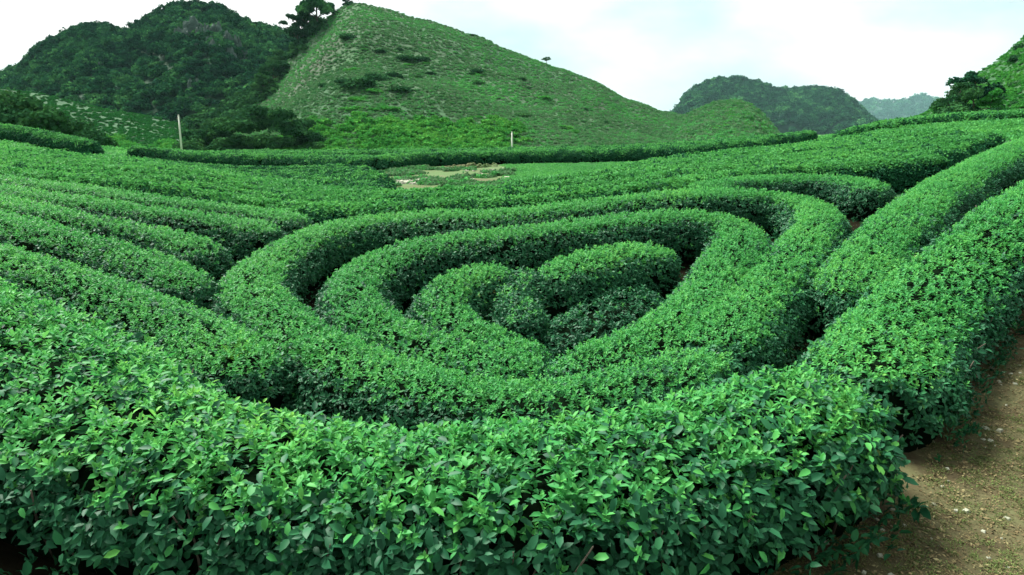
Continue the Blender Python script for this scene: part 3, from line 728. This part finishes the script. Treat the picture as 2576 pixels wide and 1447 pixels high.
# ------------------------------------------------------------------ shrubs and trees
SHRUB = [clump_geo(1500, 0.09, 14, 0.8, 900 + i).build('shrub', M_DARK, False) for i in range(4)]
SHRUBL = [clump_geo(1500, 0.09, 14, 0.75, 950 + i).build('shrub', M_LUSH, False) for i in range(3)]
def shrub(px, py, Y, rad, label, group=None, dark=True, sq=1.0, wide=1.0):
    p = at(px, py, Y); me = random.choice(SHRUB if dark else SHRUBL)
    z = float(land(np.array([p[0]]), np.array([p[1]]))[0])
    o = obj('shrub', me, None, (p[0], p[1], z + 0.05 * rad))
    o.rotation_euler = (0, 0, R(0, 6.28)); o.scale = (rad * wide, rad * wide, rad * sq)
    tag(o, label, 'shrub', group); return o
def on_slope(px, py, Hd):
    """where the ray through a pixel meets a hill"""
    d = ray(px, py); d = d / d[1]; t = np.linspace(Hd['Yf'], Hd['Yr'] + 5, 900)
    X = d[0] * t; Z = CZ + d[2] * t
    h = Hd['z'](X, t); i = np.argmax(h > Z)
    if h[i] <= Z[i]: i = len(t) - 8
    return X[i], t[i], h[i]
def hill_shrub(px, py, rad, label, Hd, group, dark=True, sq=0.8, wide=1.0):
    x, y, z = on_slope(px, py, Hd)
    o = obj('shrub', random.choice(SHRUB if dark else SHRUBL), None, (x, y, z - 0.1 * rad)); o.rotation_euler = (0, 0, R(0, 6.28)); o.scale = (rad * wide, rad * wide, rad * sq)
    tag(o, label, 'shrub', group); return o
G1 = 'dark shrubs dotted over the conical hill'
for (px, py, rad, wd, lab) in [
    (905,215,3.4,1.3,'dark shrub at the left end of the thicket across the middle of the conical hill'),
    (950,200,3.0,1.3,'dark shrub second from the left in the mid-slope thicket'),
    (990,195,2.6,1.0,'taller dark shrub at the right end of the mid-slope thicket'),
    (1020,150,2.4,1.3,'low dark shrub of the pair below the upper slope of the conical hill'),
    (1058,152,2.4,1.2,'dark shrub at the right of the pair below the upper slope'),
    (1006,128,1.5,0.8,'small upright dark shrub alone on the upper slope of the conical hill'),
    (1200,182,2.2,1.1,'dark round shrub alone on the open middle slope right of centre'),
    (880,95,2.4,1.4,'low dark shrub high on the left shoulder of the conical hill'),
    (1215,338,1.9,0.9,'dark bushy shrub in the bright growth left of the thin post'),
    (1085,325,1.4,1.6,'flat dark shrub in the bright growth at the hill foot'),
    (1000,310,1.3,1.2,'small dark shrub above the bright growth at the hill foot'),
    (1415,325,1.2,0.8,'small dark shrub low on the hill right of the thin post'),
    (1010,228,2.2,1.6,'spreading dark shrub just below the mid-slope thicket'),
    (1310,200,1.5,1.2,'small dark shrub on the right-hand slope below the skyline'),
    (1190,90,1.2,1.4,'tiny dark shrub on the skyline of the long right flank'),
    (1335,140,1.1,1.0,'tiny dark shrub on the skyline beside the lone tree')]:
    hill_shrub(px, py, rad, lab, CONE, G1, True, 0.8, wd)
SS = sorted((R(800, 1700), R(90, 350)) for i in range(62))
SS = [q for q in SS if q[1] >= 70 + (q[0] - 905) * 0.36]
for i, (px, py) in enumerate(SS):
    hill_shrub(px, py, R(0.7, 2.0), 'small scattered shrub on the open slope of the conical hill, %s from the left' % ORD[i], CONE, 'small scattered shrubs', random.random() < 0.5, 0.7, R(1, 1.6))
# big dark thicket at the left foot of the cone
TH = [(705,268,3.4),(650,258,3.0),(760,290,3.8),(795,345,2.6),(560,285,2.4),(520,340,4.0),(570,345,4.2),(630,350,4.2),(690,352,4.0),(480,345,3.0),(500,322,4.0),(545,312,4.2),(590,300,4.6),(640,290,5.0),(690,292,5.0),(735,305,4.6),(775,325,3.6),(610,330,3.8),(670,335,4.0),(730,338,3.2)]
for i, (px, py, rad) in enumerate(TH):
    p = at(px, py + 30, 118); o = shrub(px, py, 112 + (i % 3) * 4, rad * R(0.6, 0.9), 'dark dense bush of the thicket right of the tall pole, %s from the pole' % ORD[sorted(TH).index((px, py, rad))], 'dark thicket at the left foot of the conical hill', True, 0.95, 1.15)
    o.location.z = at(px, py + 30, o.location.y)[2]
# left shrubs
LS = [(10,300,3.4),(50,262,3.2),(60,310,3.2),(105,300,2.8),(150,310,2.6),(195,322,2.2),(230,335,1.8),(265,348,1.3),(-40,290,3.6)]
for i, (px, py, rad) in enumerate(LS):
    o = shrub(px, py, 66 + (i % 3) * 3, rad * 0.95, 'dark shrub of the far left clump above the dark-sided hedge, %s from the left' % ORD[sorted(LS).index((px, py, rad))], 'dark shrubs at the far left edge', True, 1.0, 1.15)
    o.location.z = at(px, py + 22, o.location.y)[2]
o = shrub(588, 452, 19.3, 0.62, 'round light green bush standing among the sunken terraces', None, False, 0.75, 1.1); 

def tree(name, x, y, z, height, rad, label, mat, cat='tree', group=None, nl=700, leaf=0.15, seed=0, trunk_r=None, crown_low=0.4, flat=0.85):
    root = obj(name, None); root.location = (x, y, z - 0.1)
    tag(root, label, cat, group)
    rr = random.Random(seed); a = Acc(); tr = trunk_r or height * 0.03
    tp = [(0, 0, 0), (rr.uniform(-.03, .03) * height, rr.uniform(-.03, .03) * height, height * 0.35), (rr.uniform(-.05, .05) * height, rr.uniform(-.05, .05) * height, height * 0.7), (rr.uniform(-.05, .05) * height, 0, height * 0.92)]
    tube(a, tp, [tr, tr * 0.75, tr * 0.45, tr * 0.15], 7)
    cents = []; limbs = []
    for k in range(11):
        f = rr.uniform(crown_low, 0.85); an = k * 2.4 + rr.uniform(-.4, .4); lnn = rad * rr.uniform(0.5, 0.9)
        s = Vector(tp[1]).lerp(Vector(tp[3]), max(0, (f - 0.35) / 0.57)); e = s + Vector((math.cos(an) * lnn, math.sin(an) * lnn, height * rr.uniform(0.06, 0.2)))
        la = Acc(); tube(la, [s, (s + e) / 2 + Vector((0, 0, 0.03 * height)), e], [tr * 0.4, tr * 0.28, tr * 0.1], 5); cents.append(e); limbs.append(la)
    cents.append(Vector(tp[3])); cents.append(Vector(tp[2]))
    tk = obj('trunk', a.build('trunk', M_BARK), root)
    for la in limbs: obj('limb', la.build('limb', M_BARK), tk)
    c = Acc()
    for e in cents:
        q = clump_geo(nl * 7 // len(cents), leaf * 0.85, 6, flat, rr.randint(0, 99999))
        for V in q.V: pass
        V = np.concatenate(q.V) * rad * rr.uniform(0.45, 0.68) + np.array(e); c.add(V, q.F, 0.5); c.a[-len(V):] = q.a
    obj('crown', c.build('crown', mat, False), root)
    return root
x, y, z = on_slope(800, 72, CONE)
tree('hilltop_tree', x, y, z - 1, 11.5, 5.2, 'tall spreading tree on the left shoulder of the conical hill summit', M_FOREST, nl=1900, seed=3, crown_low=0.22, flat=1.0)
x, y, z = on_slope(752, 120, CONE)
tree('hilltop_tree', x, y, z - 1, 9.5, 4.2, 'dark dense tree just below the tall spreading hilltop tree', M_DARK, nl=900, seed=4, crown_low=0.25)
x, y, z = on_slope(775, 92, CONE)
tree('hilltop_tree', x, y, z - 1, 8.0, 4.0, 'bushy dark tree filling the gap between the two taller hilltop trees', M_DARK, nl=1000, seed=8, crown_low=0.15)
x, y, z = on_slope(872, 18, CONE)
tree('hilltop_tree', x, y + 4, z - 1.5, 4.5, 2.6, 'small tree poking over the summit of the conical hill', M_FOREST, nl=400, seed=5)
for i, (px, py, hh, rd, lab) in enumerate([(705,175,7,4,'dark tree in the gully left of the conical hill, upper'), (690,210,7,4,'dark tree in the gully left of the conical hill, middle'), (665,245,6,3.6,'dark tree in the gully left of the conical hill, lower')]):
    x, y, z = on_slope(px, py, CONE); tree('gully_tree', x, y, z - 1, hh, rd, lab, M_DARK, group='trees in the gully left of the conical hill', nl=700, seed=20 + i, crown_low=0.2)
x, y, z = on_slope(1375, 166, CONE)
tree('lone_tree', x, y, z - 0.2, 2.6, 1.2, 'tiny lone tree standing on the skyline of the long right flank', M_DARK, nl=220, seed=6, leaf=0.2)
for i, (px, py, Y, hh, rd, mt, lab) in enumerate([
    (2405,286,74,2.8,2.0,M_DARK,'bushy tree at the left of the clump below the right hillside'),
    (2450,280,78,3.2,2.3,M_FOREST,'tallest bushy tree of the clump below the right hillside'),
    (2490,282,76,1.7,1.4,M_LUSH,'light green bushy tree at the right of the clump')]):
    p = at(px, py, Y); z = float(land(p[0:1], p[1:2])[0]); z = min(z, p[2])
    tree('bushy_tree', p[0], p[1], z, hh + p[2] - z, rd, lab, mt, group='trees below the right hillside', nl=800, seed=40 + i, crown_low=0.15)
for (px, py, Y, rad, lab) in [(2398,292,66,1.7,'black-green round bush in front of the tree clump on the right'), (2508,290,64,1.2,'small dark bush right of the black-green round bush')]:
    o = shrub(px, py, Y, rad, lab, None, True, 0.85, 1.1); o.location.z = at(px, py, Y)[2]
for i, (px, py, rad) in enumerate([(1790,290,1.6),(1850,262,1.5),(1880,300,1.8),(1830,320,1.6),(1915,325,1.5)]):
    hill_shrub(px, py, rad, 'green shrub on the small rounded knoll, %s in order from its left edge' % ORD[[0, 2, 3, 1, 4][i]], GDOME, 'shrubs on the knoll', False)
for i, (px, py, rad) in enumerate([(2555,215,1.2),(2530,250,1.0),(2560,262,0.9),(2520,195,0.7),(2560,150,1.6),(2570,120,1.6),(2478,175,0.7)]):
    hill_shrub(px, py, rad, 'dark shrub on the steep hillside at the right edge, %s from the top' % ORD[sorted([215,250,262,195,150,120,175]).index(py)], RHILL, 'shrubs on the right hillside')

# ------------------------------------------------------------------ limestone outcrops in the forest
def rock(x, y, z, sx, sy, sz, label, seed, mat=M_ROCK, name='rock_outcrop', group='limestone outcrops'):
    r = np.random.default_rng(seed); a = Acc()
    for q in range(9):
        cx, cy = r.uniform(-0.8, 0.8) * sx, r.uniform(-0.6, 0.6) * sy; w_ = r.uniform(0.25, 0.5); ht = sz * r.uniform(0.45, 1.15) * (1 - 0.35 * abs(cx) / sx)
        nn = 6; ring = []
        for (lv, sh) in ((-sz, 1.15), (ht * 0.1, 1.0), (ht * 0.7, 0.8), (ht, 0.4)):
            ring += [(cx + math.cos(6.283 * t / nn) * sx * w_ * sh * r.uniform(0.75, 1.2), cy + math.sin(6.283 * t / nn) * sy * w_ * sh * r.uniform(0.75, 1.2), lv + r.uniform(-.08, .08) * sz) for t in range(nn)]
        F = [(l * nn + t, l * nn + (t + 1) % nn, (l + 1) * nn + (t + 1) % nn, (l + 1) * nn + t) for l in range(3) for t in range(nn)] + [tuple(3 * nn + t for t in range(nn))]
        a.add(np.array(ring), F)
    V = np.concatenate(a.V); F = a.F
    o = obj(name, mesh(name, V, F, mat), None, (x, y, z)); o.rotation_euler = (R(-.1, .1), R(-.1, .1), R(0, 3))
    tag(o, label, 'rock', group); return o
RK = [(490,88,3.2,2.0),(512,98,2.6,2.4),(470,100,2.0,2.4),(545,92,2.2,2.8),(570,110,2.0,2.6),(600,128,2.0,3.0),(540,135,2.4,2.0),(500,128,2.2,1.6),(455,95,1.6,2.6),(585,150,1.8,2.4),(300,232,1.8,1.2),(255,170,1.8,1.6),(490,222,1.8,2.2),(475,262,1.8,1.4),(620,150,1.6,2.2),(530,115,1.4,2.6)]
for i, (px, py, s, k) in enumerate(RK):
    x, y, z = on_slope(px, py, KARST)
    rock(x, y - 0.5, z + s * 0.3, s * 1.3, s * 0.9, s * k * 0.9, 'pale grey limestone face in the dark forest, %s from the left' % ORD[sorted(RK).index((px, py, s, k))], 500 + i)

# ------------------------------------------------------------------ poles, dry patch details
def pole(px, ytop, ybase, Y, r, label):
    p0 = at(px, ybase, Y); p1 = at(px, ytop, Y); z0 = min(p0[2], float(land(p0[0:1], p0[1:2])[0])); h = p1[2] - z0
    root = obj('utility_pole', None); root.location = (p0[0], p0[1], z0)
    tag(root, label, 'pole', 'pale concrete poles')
    a = Acc(); tube(a, [(0, 0, -0.3), (0, 0, h * 0.5), (0, 0, h)], [r, r * 0.85, r * 0.68], 12); obj('shaft', a.build('shaft', M_CONC), root)
    a = Acc(); tube(a, [(0, 0, h), (0, 0, h + r * 0.5)], [r * 0.8, r * 0.5], 12); obj('cap', a.build('cap', M_CONC), root)
    a = Acc(); tube(a, [(-r * 2.2, 0, h * 0.93), (r * 2.2, 0, h * 0.93)], [r * 0.25, r * 0.25], 6); obj('bracket', a.build('bracket', M_BARK), root)
pole(458, 290, 388, 84, 0.12, 'tall pale concrete pole in front of the dark thicket')
pole(1288, 333, 376, 84, 0.13, 'short thin pale post at the foot of the conical hill')
for i, (px, py, Y, s, k) in enumerate([(1180,424,40,0.75,0.5),(1215,424,40,0.5,0.5),(1140,426,40,0.6,0.35),(1235,420,41,0.55,0.4)]):
    p = at(px, py, Y); rock(p[0], p[1], float(G(p[0], p[1])) - 0.02, s, s * 0.8, s * k * 0.9, ['largest grey-brown mound of earth in the dry patch','grey-brown mound beside the largest one in the dry patch','low mound left of the largest one in the dry patch','small mound at the right of the dry patch'][i], 700 + i, M_PATCH, 'earth_mound', 'mounds in the dry patch')
Pp = []
for k in range(420):
    px = R(985, 1110) if random.random() < .75 else R(970, 1290); py = R(452, 464) if px < 1120 else R(425, 458)
    q = hit(px, py, 0.0); Pp.append((q[0], q[1], float(G(q[0], q[1])) + 0.02))
acc = Acc()
for q in Pp:
    s = R(0.03, 0.12); V = np.array([(-1, -1, -.5), (1, -1, -.5), (1, 1, -.5), (-1, 1, -.5), (-.7, -.6, .6), (.6, -.7, .7), (.7, .6, .5), (-.6, .7, .6)]) * s * np.array([R(.7, 1.5), R(.7, 1.3), R(.4, .9)])
    V = V @ rotm(R(0, 6.28), R(-.3, .3)).T + np.array(q); acc.add(V, [(0, 1, 5, 4), (1, 2, 6, 5), (2, 3, 7, 6), (3, 0, 4, 7), (4, 5, 6, 7)])
tag(obj('gravel', acc.build('gravel', M_PALE, False)), 'pale stones and rubble strewn over the dry patch', kind='stuff')

# ------------------------------------------------------------------ path: fallen leaves, moss tufts
M_LITTER = leaf_mat('leaf_litter', [(0.0, (0.06, 0.04, 0.018)), (0.5, (0.13, 0.10, 0.045)), (0.85, (0.20, 0.18, 0.08)), (1.0, (0.34, 0.30, 0.17))], 0.8, 0.1, 3.0, 0.2)
M_MOSS = leaf_mat('moss', [(0.0, (0.05, 0.07, 0.02)), (0.5, (0.09, 0.12, 0.035)), (1.0, (0.13, 0.20, 0.05))], 0.8, 0.15, 1.2, 0.2)
def lit(i):
    a = Acc()
    for k in range(7):
        Lr = R(0.015, 0.045); V, F = simple_leaf(Lr, Lr * R(0.2, 0.6), R(-.3, .3))
        a.add(V @ rotm(R(0, 6.28), R(-.3, .5), R(-.6, .6)).T + np.array([R(-.08, .08), R(-.08, .08), 0.006]), F, random.random())
    return obj('litter_%02d' % i, a.build('litter', M_LITTER, False), link=False)
def moss(i):
    a = Acc()
    for k in range(26):
        Lr = R(0.012, 0.03); V, F = simple_leaf(Lr, Lr * 0.35, R(0, .4)); q = R(0, 6.28); rr = 0.06 * math.sqrt(random.random())
        a.add(V @ rotm(R(0, 6.28), R(0.2, 1.2)).T + np.array([rr * math.cos(q), rr * math.sin(q), 0]), F, random.random())
    return obj('moss_%02d' % i, a.build('moss', M_MOSS, False), link=False)
C_LIT = coll('src_litter', [lit(i) for i in range(5)]); C_MOSS = coll('src_moss', [moss(i) for i in range(4)])
def path_pts(n_, thr):
    x = rng.uniform(0.9, 6.5, n_); y = rng.uniform(2.4, 9.0, n_)
    ok = np.ones(n_, bool)
    for h in (F1, T2):
        d = np.linalg.norm(np.stack([x, y], 1)[:, None] - h.C[None, ::2], axis=2).min(1); ok &= d > h.w * 0.5 - 0.3
    ok &= fbm(x * 1.1, y * 1.1, 3, 77) > thr
    x, y = x[ok], y[ok]; return np.stack([x, y, G(x, y) + 0.03 * fbm(x * 1.3, y * 1.3, 4, 3) + 0.004], 1)
P = path_pts(20000, -2); Z = np.tile([0, 0, 1.0], (len(P), 1)) + rng.normal(size=P.shape) * 0.1
tag(scatter('fallen_leaves', P, Z, rng.integers(0, 5, len(P)), rng.uniform(0.25, 0.9, len(P)) ** 1.2, C_LIT), 'fallen leaves and chaff littering the bare path', kind='stuff')
P = path_pts(12000, -0.03); Z = np.tile([0, 0, 1.0], (len(P), 1)) + rng.normal(size=P.shape) * 0.1
tag(scatter('moss', P, Z, rng.integers(0, 4, len(P)), rng.uniform(0.4, 0.9, len(P)), C_MOSS), 'moss and tiny weeds patching the bare path', kind='stuff')

M_FERN = leaf_mat('fern', [(0.0, (0.05, 0.22, 0.035)), (1.0, (0.13, 0.36, 0.05))], 0.6, 0.35, 2.0, 0.1)
def fern(px, py, label, nf, size):
    q = hit(px, py, HH - 0.1); root = obj('fern', None); root.location = (q[0], q[1], float(G(q[0], q[1])) + HH - 0.28)
    tag(root, label, 'fern')
    for k in range(nf):
        a = Acc(); an = k * 6.283 / nf + R(-.3, .3); ln = size * R(0.8, 1.15); dr = Vector((math.cos(an), math.sin(an), 0)); sd2 = Vector((-dr.y, dr.x, 0))
        pts = [dr * ln * 0.45 * t + Vector((0, 0, ln * (1.35 * t - 0.45 * t * t))) for t in (0, .25, .5, .75, 1)]
        tube(a, pts, [0.004, 0.0035, 0.003, 0.002, 0.001], 4)
        for t in np.linspace(0.3, 0.98, 12):
            c = dr * ln * 0.45 * t + Vector((0, 0, ln * (1.35 * t - 0.45 * t * t))); pl = ln * 0.26 * (1.1 - t)
            for sg in (-1, 1):
                e = c + sd2 * sg * pl + Vector((0, 0, pl * 0.25)); w2 = (dr + Vector((0, 0, 1))) * 0.011
                a.add(np.array([tuple(c - w2), tuple(e), tuple(c + w2)]), [(0, 1, 2)], R(0.3, 1))
        obj('frond', a.build('frond', M_FERN, False), root)
fern(590, 885, 'tall pale yellow-green fern sprouting between the left hedges and the outer ring', 7, 0.27)

acc = Acc()
P = path_pts(420, -2)
for q in P:
    s_ = R(0.006, 0.022); V = np.array([(-1, -1, -.5), (1, -1, -.5), (1, 1, -.5), (-1, 1, -.5), (-.7, -.6, .6), (.6, -.7, .7), (.7, .6, .5), (-.6, .7, .6)]) * s_ * np.array([R(.7, 1.5), R(.7, 1.3), R(.4, .9)])
    acc.add(V @ rotm(R(0, 6.28), R(-.3, .3)).T + q, [(0, 1, 5, 4), (1, 2, 6, 5), (2, 3, 7, 6), (3, 0, 4, 7), (4, 5, 6, 7)])
tag(obj('pebbles', acc.build('pebbles', M_PALE, False)), 'small pale pebbles scattered on the bare path', kind='stuff')

# the largest single leaves of the nearest hedge
LEAFM = []
for i in range(6):
    for m_ in (M_YOUNG, M_OLD):
        V, F = leaf_geo(1.0, R(0.48, 0.6), R(0.1, 0.22), R(0.1, 0.4)); a = Acc(); a.add(V, F, R(0.35, 0.95)); LEAFM.append(a.build('leaf', m_))
Pn, nn, vn, un = F0.sample(220)
sel = np.where((Pn[:, 1] < 4.2) & (np.abs(Pn[:, 0] / Pn[:, 1]) < 0.8) & (nn[:, 1] < 0.35))[0]
sel = rng.choice(sel, min(300, len(sel)), replace=False)
eu = euler_from_z(nn[sel] * 0.7 + np.array([0, -0.1, 0.6]) + rng.normal(size=(len(sel), 3)) * 0.3, rng.uniform(0, 6.28, len(sel)))
for j, k in enumerate(sel):
    o = obj('leaf', random.choice(LEAFM), F0.root, Pn[k] - F0.base + nn[k] * R(0.0, 0.045)); o.rotation_euler = eu[j]
    sc_ = R(0.058, 0.082); o.scale = (sc_, sc_, sc_)

# ------------------------------------------------------------------ haze
hx0, hx1, hy0, hy1, hz0, hz1 = -6100, 6100, -60, 6100, -12, 330
V = [(x, y, z) for z in (hz0, hz1) for y in (hy0, hy1) for x in (hx0, hx1)]
F = [(0, 2, 3, 1), (4, 5, 7, 6), (0, 1, 5, 4), (2, 6, 7, 3), (0, 4, 6, 2), (1, 3, 7, 5)]
hm = new_mat('haze_air'); nt = hm.node_tree
o_ = N(nt, 'ShaderNodeOutputMaterial'); pv = N(nt, 'ShaderNodeVolumePrincipled')
pv.inputs['Color'].default_value = (0.50, 0.92, 0.90, 1); pv.inputs['Density'].default_value = 0.00005; pv.inputs['Anisotropy'].default_value = 0.0
nt.links.new(pv.outputs[0], o_.inputs['Volume'])
hz = obj('haze', mesh('haze', V, F, hm)); tag(hz, 'thin pale haze over the whole valley', kind='stuff')
